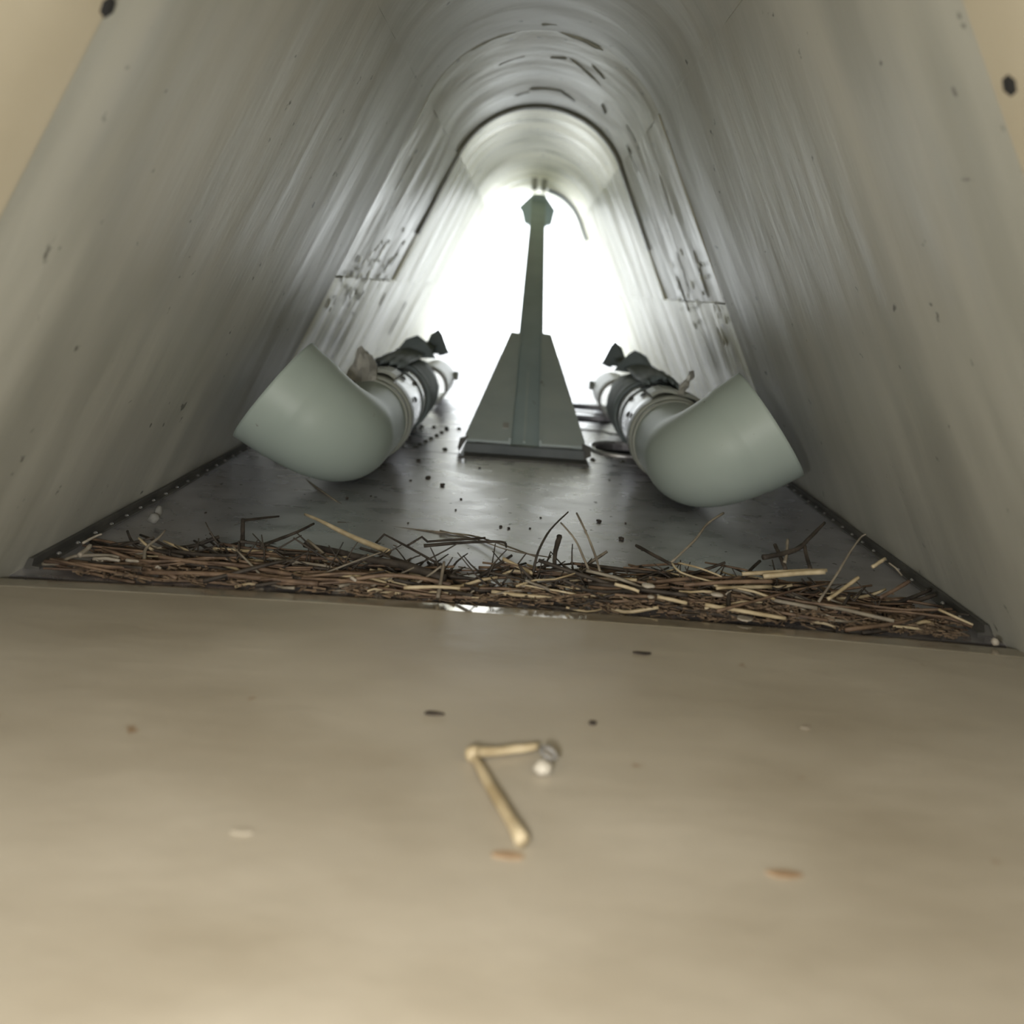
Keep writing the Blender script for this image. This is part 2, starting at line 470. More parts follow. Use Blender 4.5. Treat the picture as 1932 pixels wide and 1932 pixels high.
# near tan plate with a rolled, glossy far lip
Y_NE = 2.50
zn = -1.0
verts, faces = [], []
hwn = wall_x(zn) + 0.02
prof_n = [(Y_BACK, zn)] + [(Y_BACK + (Y_NE - 0.11 - Y_BACK) * k / 12, zn) for k in range(1, 13)]
for k in range(1, 9):
    a = math.pi / 2 * k / 8
    prof_n.append((Y_NE - 0.04 + 0.04 * math.sin(a), zn - 0.0085 - 0.04 * (1 - math.cos(a))))
prof_n += [(Y_NE, zn - 0.09), (Y_NE - 0.03, zn - 0.09), (Y_NE - 0.05, zn - 0.06), (Y_BACK, zn - 0.06)]
NXF = 40
n = len(prof_n)
for i in range(NXF + 1):
    x = -hwn + 2 * hwn * i / NXF
    bow = 0.05 * (1 - (x / hwn) ** 2)
    for (y, z) in prof_n:
        f = max(0, (y - Y_BACK) / (Y_NE - Y_BACK))
        verts.append(W(x, y + bow * f, z))
for i in range(NXF):
    for k in range(n):
        k2 = (k + 1) % n
        faces.append([i * n + k, i * n + k2, (i + 1) * n + k2, (i + 1) * n + k])
faces.append(list(range(n))); faces.append(list(range(NXF * n, NXF * n + n))[::-1])
o = from_py('floor_plate', verts, faces, M['floor_near'], floor); smooth_by_angle(o, 50)
ev, ef = [], []
ep = [(Y_NE - 0.105, zn + 0.0010)] + [(Y_NE - 0.04 + 0.044 * math.sin(math.pi / 2 * k / 8), zn - 0.0062 - 0.044 * (1 - math.cos(math.pi / 2 * k / 8))) for k in range(9)]
ep += [(y - 0.006, z - 0.004) for y, z in reversed(ep)]
ne = len(ep)
for i in range(NXF + 1):
    x = -hwn + 0.03 + 2 * (hwn - 0.03) * i / NXF
    bow = 0.05 * (1 - (x / hwn) ** 2)
    for y, z in ep: ev.append(W(x, y + bow, z))
for i in range(NXF):
    for k in range(ne):
        k2 = (k + 1) % ne
        ef.append([i * ne + k, i * ne + k2, (i + 1) * ne + k2, (i + 1) * ne + k])
oe = from_py('rolled_edge', ev, ef, M['edge'], floor); smooth_by_angle(oe, 18)
tag(oe, 'worn glossy rolled edge of the tan plate')
tag(o, 'dusty tan floor plate nearest the camera, with a rolled edge')

Y_SEAM = 4.88
tag(floor_plate('floor_plate', 2.56, Y_SEAM - 0.008, M['floor_far']), 'dull grey floor plate with scattered dirt')
hole = oval(0.72, 5.36, 0.21, 0.20)
slot1 = rect(0.46, 0.86, 6.42, 6.78)
slot2 = rect(0.46, 0.92, 7.10, 7.48)
tag(floor_plate('floor_plate', Y_SEAM + 0.008, Y_END, M['floor_far'], [hole, slot1, slot2]), 'far floor plate with a round cut-out and slots')
# added black sheets under the plates: shade for the cut-outs, stop for stray light
v, f = prism([(-1.76, FLOOR - 0.26), (1.76, FLOOR - 0.26), (1.76, FLOOR - 0.32), (-1.76, FLOOR - 0.32)], Y_BACK, Y_END)
v2, f2 = prism([(-1.66, FLOOR - 0.04), (1.66, FLOOR - 0.04), (1.72, FLOOR - 0.26), (-1.72, FLOOR - 0.26)], Y_END - 0.03, Y_END)
f += [[i + len(v) for i in q] for q in f2]; v += v2
from_py('underfloor_shade_sheet', v, f, M['dark'], floor)
# bead rim around the round cut-out
hp = [W(x, y, FLOOR + 0.002) for x, y in oval(0.72, 5.36, 0.235, 0.225)]
hp.append(hp[0])
v, f = tube_mesh(hp, [0.016 * H] * len(hp), 6, False)
tag(from_py('cutout_rim', v, f, M['sleeve'], floor, True), 'raised metal rim around the round cut-out')
# fine creases across the far right plate
for y0, x0, x1 in ((6.02, 0.42, 0.8), (6.95, 0.42, 0.75)):
    v, f = tube_mesh([W(x0, y0 + .04, FLOOR), W((x0 + x1) / 2, y0, FLOOR), W(x1, y0 - 0.12, FLOOR)], [0.007 * H] * 3, 5)
    from_py('crease', v, f, M['trim_dark'], floor)
# rivets by the plate seam, left and right of the strut foot
bm = bmesh.new()
for k in range(14):
    x = -1.2 + k * 0.185
    if abs(x) < 0.42: continue
    dome(bm, W(x, Y_SEAM + 0.09, FLOOR), (0, 0, 1), 0.020 * H, 0.014 * H)
for k in range(6):
    dome(bm, W(-0.63 + k * 0.022, 5.06 + k * 0.115, FLOOR), (0, 0, 1), 0.019 * H, 0.014 * H)
for k in range(5):
    dome(bm, W(-0.80 + k * 0.09, 5.72, FLOOR), (0, 0, 1), 0.019 * H, 0.014 * H)
tag(from_bm('rivet_rows', bm, M['trim_dark'], floor, True), 'dark rivets beside the floor plate seam', kind='stuff')

# riveted angle strips at the wall feet, their dark tone painting the shadow there
for side, nm in ((-1, 'baseboard_left'), (1, 'baseboard_right')):
    hw = wall_x(FLOOR)
    poly = [(side * (hw - 0.005), FLOOR), (side * (hw - 0.055), FLOOR), (side * (hw - 0.055), FLOOR + 0.008), (side * (hw - 0.03), FLOOR + 0.010),
            (side * (wall_x(FLOOR + 0.035) - 0.02), FLOOR + 0.035), (side * (wall_x(FLOOR + 0.035) - 0.004), FLOOR + 0.035)]
    v, f = prism(poly, 2.62, Y_END - 0.1)
    bb = from_py(nm, v, f, M['trim_dark'])
    tag(bb, 'riveted angle strip, painted shadow-dark, along the foot of the %s wall' % ('left' if side < 0 else 'right'), kind='structure')
    bm = bmesh.new()
    for k in range(46):
        y = 2.75 + k * 0.115
        dome(bm, W(side * (hw - 0.042), y, FLOOR + 0.008), (0, 0, 1), 0.009 * H, 0.009 * H)
    tag(from_bm('rivet_row', bm, M['rivet'], bb, True), kind='stuff')

# ------------------------------------------------------------------ elbow ducts
def duct(sd):
    """sd = +1 right, -1 left"""
    root = empty('elbow_duct', W(sd * 0.95, 4.9, FLOOR))
    AX, AZ, RA = 0.865, -0.790, 0.225
    # centre line (right-hand version): along the duct, then round a tight bend out and up towards the wall
    Yb, Rb, ang, rho = 4.075, 0.235, math.radians(86), math.radians(35)
    e = Vector((math.cos(rho), 0, math.sin(rho))); n1 = Vector((-math.sin(rho), 0, math.cos(rho)))
    YC = 4.55                        # joint with the sleeve
    path, inner, rads = [], [], []
    for k in range(6):
        path.append(Vector((AX, YC - (YC - Yb) * k / 6, AZ))); inner.append(e.copy()); rads.append(RA)
    for k in range(19):
        a = ang * k / 18
        path.append(Vector((AX, Yb, AZ)) + e * Rb * (1 - math.cos(a)) + Vector((0, -Rb * math.sin(a), 0)))
        inner.append(e * math.cos(a) + Vector((0, math.sin(a), 0))); rads.append(RA + 0.04 * k / 18)
    dr = e * math.sin(ang) + Vector((0, -math.cos(ang), 0)); q0 = path[-1]
    for k in range(1, 13):
        path.append(q0 + dr * 0.0155 * k); inner.append(inner[24]); rads.append(RA + 0.045 + 0.001 * k)
    n = len(path)
    NS = 44
    bm = bmesh.new()
    rings = []
    for i, p in enumerate(path):
        # angle 0 = nose side (towards the camera), 90 = up, 180 = inner bend; upper inner side cut away on the branch
        g = max(0.0, min(1.0, (i - 12) / 14))
        g = g * g * (3 - 2 * g)
        c_open, half = math.radians(142), math.radians(46) * g
        ring = []
        for k in range(NS + 1):
            a = c_open + half + (2 * math.pi - 2 * half) * k / NS
            q = p + (-inner[i] * math.cos(a) + n1 * math.sin(a)) * rads[i]
            ring.append(bm.verts.new(W(sd * q.x, q.y, max(q.z, FLOOR + 0.012))))
        rings.append(ring)
    for i in range(n - 1):
        for k in range(NS):
            bm.faces.new((rings[i][k], rings[i][k + 1], rings[i + 1][k + 1], rings[i + 1][k]))
    bmesh.ops.remove_doubles(bm, verts=bm.verts, dist=1e-5)
    # trim flush with the wall plane
    pw = W(sd * wall_x(FLOOR), 0, FLOOR) - Vector((sd * math.cos(PHI), 0, math.sin(PHI))) * 0.012 * H
    bmesh.ops.bisect_plane(bm, geom=bm.verts[:] + bm.edges[:] + bm.faces[:], plane_co=pw, plane_no=Vector((sd * math.cos(PHI), 0, math.sin(PHI))), clear_outer=True)
    o = from_bm('elbow_shell', bm, M['elbow'], root)
    md = o.modifiers.new('thick', 'SOLIDIFY'); md.thickness = 0.022 * H; md.offset = -1
    smooth_by_angle(o, 60)
    tag(o, 'pale grey plastic elbow cut open on top')

    def ringsec(name, y0, y1, r, m, th=0.02, a0=0, a1=2 * math.pi, ny=6, jag0=0.0, jag1=0.0, ns=48, wob=0.0, cx=AX, cz=AZ, rib=0, seed=0):
        bm = bmesh.new(); rr = []
        full = abs(a1 - a0 - 2 * math.pi) < 1e-6
        for j in range(ny + 1):
            t = j / ny
            row = []
            for k in range(ns + (0 if full else 1)):
                a = a0 + (a1 - a0) * k / ns
                y = y0 + (y1 - y0) * t
                if jag1: y += jag1 * t * (abs(noise.noise(Vector((a * 5 + seed, 2, 1)))) * 2 - 0.4)
                if jag0: y -= jag0 * (1 - t) * abs(noise.noise(Vector((a * 6 + seed, 7, 1)))) * 2
                rad = r + wob * noise.noise(Vector((a * 1.5, y * 4, seed))) + rib * math.sin(t * math.pi * 6)
                x = cx - math.cos(a) * rad; z = max(cz + math.sin(a) * rad, FLOOR + 0.004)
                row.append(bm.verts.new(W(sd * x, y, z)))
            rr.append(row)
        m_ = len(rr[0])
        for j in range(ny):
            for k in range(m_ if full else m_ - 1):
                k2 = (k + 1) % m_
                bm.faces.new((rr[j][k], rr[j][k2], rr[j + 1][k2], rr[j + 1][k]))
        o = from_bm(name, bm, m, root)
        md = o.modifiers.new('thick', 'SOLIDIFY'); md.thickness = th * H; md.offset = -1
        smooth_by_angle(o, 50)
        return o
    tag(ringsec('clamp_band', YC - 0.02, YC + 0.08, RA + 0.020, M['band'], 0.03, ny=4), 'raised clamp band')
    ringsec('clamp_band', YC - 0.11, YC - 0.08, RA + 0.010, M['band'], 0.02, ny=2)
    tag(ringsec('sleeve', YC + 0.02, YC + 0.86, RA - 0.004, M['sleeve'], 0.02, ny=8), 'smudged aluminium sleeve')
    ringsec('sleeve_seam', YC + 0.58, YC + 0.60, RA + 0.004, M['boot'], 0.014, ny=1)
    tag(ringsec('rubber_boot', YC + 0.80, YC + 1.38, RA + 0.018, M['boot'], 0.022, ny=10, jag1=0.14, rib=0.006, seed=sd), 'dark ribbed rubber boot with a torn end')
    # torn wrap standing up on the wall side of the sleeve
    tag(ringsec('torn_wrap', YC + 0.45, YC + 2.2, RA + 0.065, M['boot'], 0.016, math.radians(66), math.radians(176), ny=8, jag1=0.40, jag0=0.12, wob=0.04, seed=3 * sd), 'torn dark wrap on the wall side')
    for (a, y, hgt, wd) in ((66, YC + 2.1, 0.17, 0.24), (84, YC + 1.4, 0.13, 0.34), (56, YC + 2.25, 0.10, 0.07)):
        a = math.radians(a); r0 = RA + 0.04
        cx, cz = AX - math.cos(a) * r0, AZ + math.sin(a) * r0
        p = [(sd * (cx - wd / 2), y, cz - 0.03), (sd * (cx + wd / 2), y + 0.05, cz - 0.05), (sd * (cx + wd * 0.22), y + 0.06, cz + hgt * 0.7), (sd * (cx - wd * 0.05), y + 0.03, cz + hgt), (sd * (cx - wd * 0.2), y + 0.02, cz + hgt * 0.75)]
        v, f = plate(p, (0, 1, 0.2), 0.012)
        from_py('torn_point', v, f, M['boot'], root)
    # thin pale tube end behind, with a small tab
    tag(ringsec('tail_tube', 6.55, 7.35, 0.165, M['white_tube'], 0.012, math.radians(-70), math.radians(215), ny=4, cx=0.80, cz=-0.86), 'thin white tube end')
    v, f = plate([(sd * 0.60, 7.3, -0.87), (sd * 0.645, 7.3, -0.87), (sd * 0.645, 7.3, -0.79), (sd * 0.60, 7.3, -0.79)], (0, 1, 0), 0.02)
    from_py('tab', v, f, M['band'], root)
    # strip clip on top of the sleeve
    bm = bmesh.new()
    vs = []
    for j in range(2):
        for k in range(9):
            a = math.radians(62 + 66 * k / 8)
            r = RA + 0.03 + 0.008 * math.sin(k)
            y = YC + 0.04 + 0.18 * j
            vs.append(bm.verts.new(W(sd * (AX - math.cos(a) * r), y, AZ + math.sin(a) * r)))
    for k in range(8): bm.faces.new((vs[k], vs[k + 1], vs[10 + k], vs[9 + k]))
    o = from_bm('strap_tab', bm, M['band'], root)
    md = o.modifiers.new('thick', 'SOLIDIFY'); md.thickness = 0.02 * H; md.offset = 1
    # screws on sleeve
    bm = bmesh.new()
    for a, y in ((58, YC + .38), (40, YC + .55), (20, YC + .3)):
        a = math.radians(a)
        nx, nz = -math.cos(a), math.sin(a)
        dome(bm, W(sd * (AX + nx * RA), y, AZ + nz * RA), (sd * nx, 0, nz), 0.022 * H, 0.014 * H)
    tag(from_bm('screws', bm, M['trim_dark'], root, True), kind='stuff')
    return root
dl = tag(duct(-1), 'pale grey elbow duct turning up towards the left wall', 'air duct', 'pair of elbow ducts beside the strut')
dr_ = tag(duct(1), 'pale grey elbow duct turning up towards the right wall', 'air duct', 'pair of elbow ducts beside the strut')

# torn scraps caught behind the elbows
def scrap(name, poly, th, label, m='foil', nrm=(0, 1, 0.1)):
    bm = bmesh.new()
    vs = [bm.verts.new(W(*p)) for p in poly]
    bm.faces.new(vs)
    bmesh.ops.triangulate(bm, faces=bm.faces[:])
    bmesh.ops.subdivide_edges(bm, edges=bm.edges[:], cuts=3, use_grid_fill=True)
    for v in bm.verts:
        d = noise.noise_vector(v.co * 160) * 0.02 * H
        v.co += d
    o = from_bm(name, bm, M[m])
    md = o.modifiers.new('thick', 'SOLIDIFY'); md.thickness = th * H; md.offset = 0
    return tag(o, label, 'scrap')
def P(px, py, d): return at(px, py, d)
scrap('torn_scrap', [P(648, 712, 4.42), P(666, 688, 4.46), P(680, 653, 4.5), P(692, 664, 4.52), P(707, 688, 4.5), P(709, 718, 4.45), P(685, 724, 4.40)], 0.02,
      'crumpled grey foil scrap wedged behind the left elbow')
scrap('torn_scrap', [P(1277, 744, 4.45), P(1282, 722, 4.48), P(1298, 706, 4.5), P(1312, 699, 4.52), P(1307, 716, 4.5), P(1297, 732, 4.46), P(1289, 746, 4.42)], 0.015,
      'slim curled foil scrap standing behind the right elbow')

# ------------------------------------------------------------------ diagonal strut with its floor bracket
strut = tag(empty('diagonal_strut', W(0, Y_SEAM, FLOOR)), 'glare-tinted blue-grey diagonal strut rising from a gusseted floor bracket to the crown', 'strut')
Y0s, Y1s = 4.95, 12.45
z0s, z1s = FLOOR + 0.02, ZC + RC - 0.04
du = Vector((0, Y1s - Y0s, z1s - z0s)); LEN = du.length; du.normalize()
nn = Vector((0, -du.z, du.y))        # normal of the upper/front face (towards camera and up)
XS = 0.035                            # centre line offset
def SP(x, t, n):
    """x across, t along the strut (units), n out of its front face"""
    return (XS + x, Y0s + du.y * t + nn.y * n, z0s + du.z * t + nn.z * n)
def box_strut(name, x0, x1, t0, t1, n0, n1, m, w1=None):
    w1 = w1 if w1 is not None else (x0, x1)
    c = [SP(x0, t0, n0), SP(x1, t0, n0), SP(x1, t0, n1), SP(x0, t0, n1), SP(w1[0], t1, n0), SP(w1[1], t1, n0), SP(w1[1], t1, n1), SP(w1[0], t1, n1)]
    v = [W(*p) for p in c]
    f = [[0, 1, 2, 3], [7, 6, 5, 4], [0, 4, 5, 1], [1, 5, 6, 2], [2, 6, 7, 3], [3, 7, 4, 0]]
    return from_py(name, v, f, m, strut)
# channel post: back web and two flanges, with a mid rib
tag(box_strut('post', -0.098, 0.098, 0.05, LEN - 0.15, -0.035, 0.0, M['strut']), 'glare-tinted blue-grey channel post')
box_strut('post_flange', -0.105, -0.088, 0.05, LEN - 0.2, -0.035, 0.03, M['strut'])
box_strut('post_flange', 0.088, 0.105, 0.05, LEN - 0.2, -0.035, 0.03, M['strut'])
box_strut('post_rib', -0.012, 0.002, 0.12, 1.2, 0.0, 0.012, M['gusset'])
TG = 1.90                            # gusset length along the strut
for sdx in (-1, 1):
    pts = [SP(sdx * 0.088, 0.04, 0.031), SP(sdx * 0.365, 0.04, 0.031), SP(sdx * 0.378, 0.10, 0.031), SP(sdx * 0.172, TG, 0.031), SP(sdx * 0.088, TG + 0.02 * sdx, 0.031)]
    v, f = plate(pts, nn, 0.018)
    g = from_py('gusset_plate', v, f, M['gusset'], strut)
    # inner upturned flange beside the post
    box_strut('gusset_flange', sdx * 0.088 if sdx > 0 else -0.104, sdx * 0.104 if sdx > 0 else -0.088, 0.04, TG * 0.9, 0.049, 0.070, M['gusset'])
    # side web down to the floor
    a_ = SP(sdx * 0.362, 0.04, 0.029); b_ = SP(sdx * 0.168, TG, 0.029)
    quad = [a_, b_, (b_[0], b_[1], FLOOR + 0.012), (a_[0], a_[1] + 0.02, FLOOR + 0.012)]
    v, f = plate(quad, (-sdx, 0, 0), 0.016)
    from_py('side_web', v, f, M['strut'], strut)
    # little clip at the outer corner
    cx = XS + sdx * 0.385
    v, f = plate([(cx - 0.02, Y0s - 0.02, FLOOR + 0.002), (cx + 0.03 * sdx + 0.0, Y0s - 0.02, FLOOR + 0.03), (cx + 0.02 * sdx, Y0s - 0.02, FLOOR + 0.085), (cx - 0.03 * sdx, Y0s - 0.02, FLOOR + 0.10)], (0, 1, 0), 0.03)
    from_py('corner_clip', v, f, M['trim_dark'], strut)
v, f = prism([(XS - 0.375, FLOOR + 0.008), (XS + 0.375, FLOOR + 0.008), (XS + 0.365, FLOOR + 0.060), (XS - 0.365, FLOOR + 0.060)], Y0s - 0.035, Y0s + 0.02)
tag(from_py('front_foot', v, f, M['foot'], strut), 'dark front foot of the bracket')
v, f = plate([(XS - 0.39, Y0s - 0.16, FLOOR), (XS + 0.39, Y0s - 0.16, FLOOR), (XS + 0.39, Y0s + 0.35, FLOOR), (XS - 0.39, Y0s + 0.35, FLOOR)], (0, 0, 1), 0.008)
tag(from_py('base_plate', v, f, M['trim_dark'], strut), 'dark base plate')
# bright chipped corner on the left gusset
v, f = plate([SP(-0.150, 0.20, 0.050), SP(-0.112, 0.20, 0.050), SP(-0.112, 0.275, 0.050), SP(-0.150, 0.275, 0.050)], nn, 0.004)
tag(from_py('bare_metal_chip', v, f, M['sleeve'], strut), 'small bare metal mark')
# top foot hanging from the crown
yT = 12.05
top_poly = [(-0.09, 1.47), (0.09, 1.47), (0.265, 1.24), (0.225, 1.02), (0.10, 0.98), (-0.10, 0.98), (-0.20, 1.02), (-0.25, 1.20), (-0.295, 1.25)]
v, f = prism([(x + XS, z) for x, z in top_poly], yT, yT + 0.25)
tag(from_py('top_foot', v, f, M['strut'], strut), 'angular bracket at the crown')

# ------------------------------------------------------------------ plant litter
def stem(name, pts, r0, r1, m, label, cat, group=None, sides=6, smooth_path=True, per=4, jit=0.25, parent=None):
    """pts in duct units"""
    wp = [W(*p) for p in pts]
    wp = catmull(wp, per) if smooth_path else wp
    n = len(wp)
    rad = [(r0 + (r1 - r0) * i / (n - 1)) * H for i in range(n)]
    v, f = tube_mesh(wp, rad, sides, True, jit)
    o = from_py(name, v, f, M[m], parent)
    for p in o.data.polygons: p.use_smooth = True
    if parent is None: tag(o, label, cat, group)
    return o

def S(name, pix, r0, r1, m, label, cat, smooth_path=True):
    """pix: list of (px, py, depth)"""
    return stem(name, [at(*p) for p in pix], r0 * 0.76, r1 * 0.76, m, label, cat, smooth_path=smooth_path)

# --- foreground bent straw on the near plate
zs = zn + 0.012
bend = [on(987, 1588, zs), on(938, 1505, zs), on(892, 1424, zs)]
fs = empty('bent_straw', W(bend[2][0], bend[2][1], zn))
tag(fs, 'pale straw bent into a V lying alone on the tan floor plate', 'straw')
stem('stem', bend, 0.0135, 0.009, 'straw', None, None, parent=fs, sides=8)
stem('stem', [on(894, 1420, zs + 0.004), on(955, 1416, zs), on(1014, 1408, zs)], 0.011, 0.008, 'straw', None, None, parent=fs, sides=8)
def blob(name, c, r, m, parent=None, sq=(1, 1, 1), seed=0, sub=2):
    bm = bmesh.new()
    bmesh.ops.create_icosphere(bm, subdivisions=sub, radius=1)
    for v in bm.verts:
        k = 1 + 0.25 * noise.noise(v.co * 1.7 + Vector((seed, 0, 0)))
        v.co = Vector((v.co.x * sq[0], v.co.y * sq[1], v.co.z * sq[2])) * k * r * H
    bmesh.ops.translate(bm, verts=bm.verts, vec=W(*c))
    return from_bm(name, bm, M[m], parent, True)
blob('node', on(892, 1421, zs + 0.004), 0.017, 'straw', fs)
p = on(1024, 1448, zn + 0.014)
tag(blob('pebble', p, 0.018, 'pebble', None, (1.1, 1, 0.8), 4), 'tiny cream pebble on the tan plate beside the bent straw', 'pebble')
# curled seed husk around it
hc = on(1034, 1434, zn + 0.02)
hpts = [(hc[0] + 0.016 * math.cos(a), hc[1] + 0.016 * math.sin(a), zn + 0.008 + 0.016 * (1 + math.sin(a * 0.5))) for a in [i * 0.55 for i in range(11)]]
stem('seed_husk', hpts, 0.006, 0.004, 'husk', 'grey curled seed husk beside the cream pebble', 'husk', sides=6)

# --- flat stains and flecks on the near plate (thin flakes)
def flake(name, px, py, w, l, m, label, cat, z=zn, ang=0.0, th=0.004, group=None):
    x, y, _ = on(px, py, z)
    c, s = math.cos(ang), math.sin(ang)
    n = 9; pts = []
    for k in range(n):
        a = 2 * math.pi * k / n
        rr = 1 + 0.35 * (rnd.random() - 0.5)
        u_, v_ = w * rr * math.cos(a), l * rr * math.sin(a)
        pts.append((x + u_ * c - v_ * s, y + u_ * s + v_ * c, z + 0.0005))
    v, f = plate(pts, (0, 0, 1), th)
    return tag(from_py(name, v, f, M[m]), label, cat, group)
flake('leaf_flake', 958, 1616, 0.030, 0.008, 'stain', 'brownish flake on the tan plate just below the bent straw', 'flake')
flake('leaf_flake', 1480, 1652, 0.030, 0.009, 'stain', 'reddish brown flake on the right of the tan plate', 'flake')
flake('leaf_flake', 818, 1348, 0.022, 0.007, 'crumb', 'small dark flake on the tan plate above the bent straw', 'flake')
flake('leaf_flake', 1118, 1366, 0.010, 0.007, 'crumb', 'small dark speck on the tan plate right of the bent straw', 'flake')
flake('leaf_flake', 1212, 1234, 0.026, 0.006, 'crumb', 'thin dark sliver on the tan plate before the debris heap', 'flake')
flake('leaf_flake', 1405, 1168, 0.026, 0.02, 'chip', 'pale flake lying at the rolled edge of the tan plate', 'flake')
flake('leaf_flake', 1520, 1374, 0.012, 0.006, 'chip', 'tiny pale fleck on the right half of the tan plate', 'flake')
flake('leaf_flake', 455, 1572, 0.02, 0.005, 'floor_near', 'pale smudged flake on the left of the tan plate', 'flake')

# --- signature stems, traced one by one
zf = FLOOR + 0.01
S('grass_stem', [(520, 865, 4.35), (560, 893, 4.15), (615, 932, 3.75), (692, 985, 3.45)], 0.007, 0.005, 'greystem', 'long thin pale stem leaning from the left elbow onto the floor', 'stem')
S('straw', [(575, 970, 3.15), (603, 982, 3.05), (660, 1010, 2.95), (735, 1042, 2.85)], 0.006, 0.016, 'straw', 'thick pale straw pointing up left out of the debris heap', 'straw')
S('grass_stem', [(637, 986, 3.35), (720, 993, 3.35), (830, 1004, 3.3), (905, 1014, 3.25), (1010, 1050, 3.0)], 0.006, 0.004, 'greystem', 'long thin stem lying flat behind the thick pale straw', 'stem')
S('bent_twig', [(706, 1028, 3.0), (725, 1008, 3.05), (770, 1032, 2.95), (838, 1070, 2.8)], 0.006, 0.006, 'twig', 'dark hooked twig right of the thick pale straw', 'twig', False)
S('bent_twig', [(768, 1030, 3.0), (796, 1013, 3.05), (806, 1022, 3.05), (860, 1018, 3.1), (916, 1015, 3.1)], 0.006, 0.007, 'twig', 'dark crooked twig lying on the bright floor patch', 'twig', False)
S('dark_twig', [(800, 1030, 3.02), (870, 1024, 3.06), (945, 1022, 3.1), (955, 1032, 3.05)], 0.010, 0.005, 'twig', 'thick dark twig under the crooked one on the bright floor patch', 'twig')
S('grass_stem', [(830, 1001, 3.3), (900, 1018, 3.2), (960, 1038, 3.05), (1040, 1052, 2.95)], 0.004, 0.003, 'greystem', 'hair-thin stem crossing the bright floor patch', 'stem')
S('grass_stem', [(1006, 1080, 2.72), (1016, 1040, 2.76), (1038, 1000, 2.85), (1072, 966, 2.95)], 0.007, 0.004, 'twig', 'dark arching stem rising from the middle of the heap', 'stem')
S('grass_stem', [(1058, 986, 2.9), (1085, 1018, 2.84), (1100, 1050, 2.78), (1112, 1078, 2.74)], 0.004, 0.006, 'greystem', 'thin pale stem in the middle of the fan of three', 'stem')
S('grass_stem', [(1088, 968, 2.95), (1106, 1005, 2.85), (1122, 1045, 2.78), (1132, 1078, 2.72)], 0.005, 0.006, 'greystem', 'rightmost stem of the fan of three in the middle', 'stem')
S('straw', [(949, 1054, 2.8), (985, 1072, 2.76), (1004, 1082, 2.72)], 0.009, 0.009, 'straw', 'short pale straw stub below the bright floor patch', 'straw')
S('dark_twig', [(1046, 1072, 2.74), (1048, 1040, 2.8), (1056, 1012, 2.86)], 0.009, 0.014, 'twig', 'dark leafy tip standing in the middle of the heap', 'twig')
S('dark_twig', [(1200, 1029, 2.95), (1235, 1048, 2.85), (1268, 1066, 2.76)], 0.008, 0.009, 'twig', 'dark straight twig slanting left of the tall curved stem', 'twig')
S('grass_stem', [(1266, 1062, 2.78), (1310, 1020, 2.9), (1335, 988, 3.0), (1365, 968, 3.1)], 0.006, 0.006, 'greystem', 'tall curved grey stem leaning towards the right elbow', 'stem')
S('grass_stem', [(1268, 1063, 2.76), (1285, 1080, 2.7), (1330, 1094, 2.68), (1350, 1098, 2.66)], 0.005, 0.004, 'straw', 'thin straw bending down at the foot of the tall curved stem', 'straw')
S('grass_stem', [(1280, 1062, 2.78), (1320, 1072, 2.72), (1362, 1088, 2.68)], 0.005, 0.004, 'straw', 'thin straw running right from the foot of the tall curved stem', 'straw')
ft = tag(empty('forked_twig', W(*at(1518, 1075, 2.72))), 'black forked twig standing up in the right part of the heap', 'twig')
stem('branch', [at(1440, 1052, 2.72), at(1500, 1038, 2.8), at(1530, 1012, 2.86), at(1556, 986, 2.95)], 0.010, 0.005, 'twig', None, None, parent=ft)
stem('branch', [at(1517, 1026, 2.84), at(1522, 1050, 2.78), at(1530, 1075, 2.72)], 0.007, 0.008, 'twig', None, None, parent=ft)
stem('branch', [at(1462, 1028, 2.85), at(1472, 1050, 2.78), at(1482, 1074, 2.72)], 0.007, 0.008, 'twig', None, None, parent=ft)
S('straw', [(1544, 1136, 2.62), (1578, 1085, 2.68), (1605, 1040, 2.8), (1624, 1014, 2.86), (1634, 1008, 2.86)], 0.006, 0.004, 'greystem', 'long thin straw standing diagonally in the right heap', 'straw')
S('straw', [(1562, 1131, 2.6), (1592, 1110, 2.64), (1620, 1089, 2.66)], 0.008, 0.008, 'straw', 'pale straw beside the long diagonal one, same slant', 'straw')
S('straw', [(1646, 1070, 2.7), (1670, 1054, 2.74)], 0.008, 0.008, 'straw', 'short bright straw near the right wall', 'straw')
S('straw', [(1486, 1018, 2.85), (1484, 1045, 2.78), (1480, 1062, 2.74)], 0.007, 0.009, 'greystem', 'upright grey-tipped stalk beside the forked twig', 'stem')
S('straw', [(1330, 1141, 2.54), (1400, 1153, 2.53), (1482, 1167, 2.53)], 0.009, 0.008, 'straw', 'long pale straw along the front edge of the right heap', 'straw')
S('straw', [(1240, 1126, 2.56), (1270, 1132, 2.55), (1296, 1138, 2.55)], 0.008, 0.008, 'straw', 'short pale straw left of the long front straw', 'straw')
S('straw', [(1160, 1102, 2.6), (1190, 1110, 2.58), (1206, 1116, 2.57)], 0.008, 0.007, 'straw', 'slanting pale straw stub in the middle front of the heap', 'straw')
S('straw', [(1771, 1150, 2.56), (1800, 1163, 2.53), (1836, 1179, 2.5)], 0.006, 0.005, 'straw', 'thin pale straw lying against the right wall foot', 'straw')
S('straw', [(1677, 1062, 2.7), (1690, 1072, 2.68), (1702, 1086, 2.66)], 0.004, 0.004, 'greystem', 'tiny thin stem by the right wall foot', 'straw')
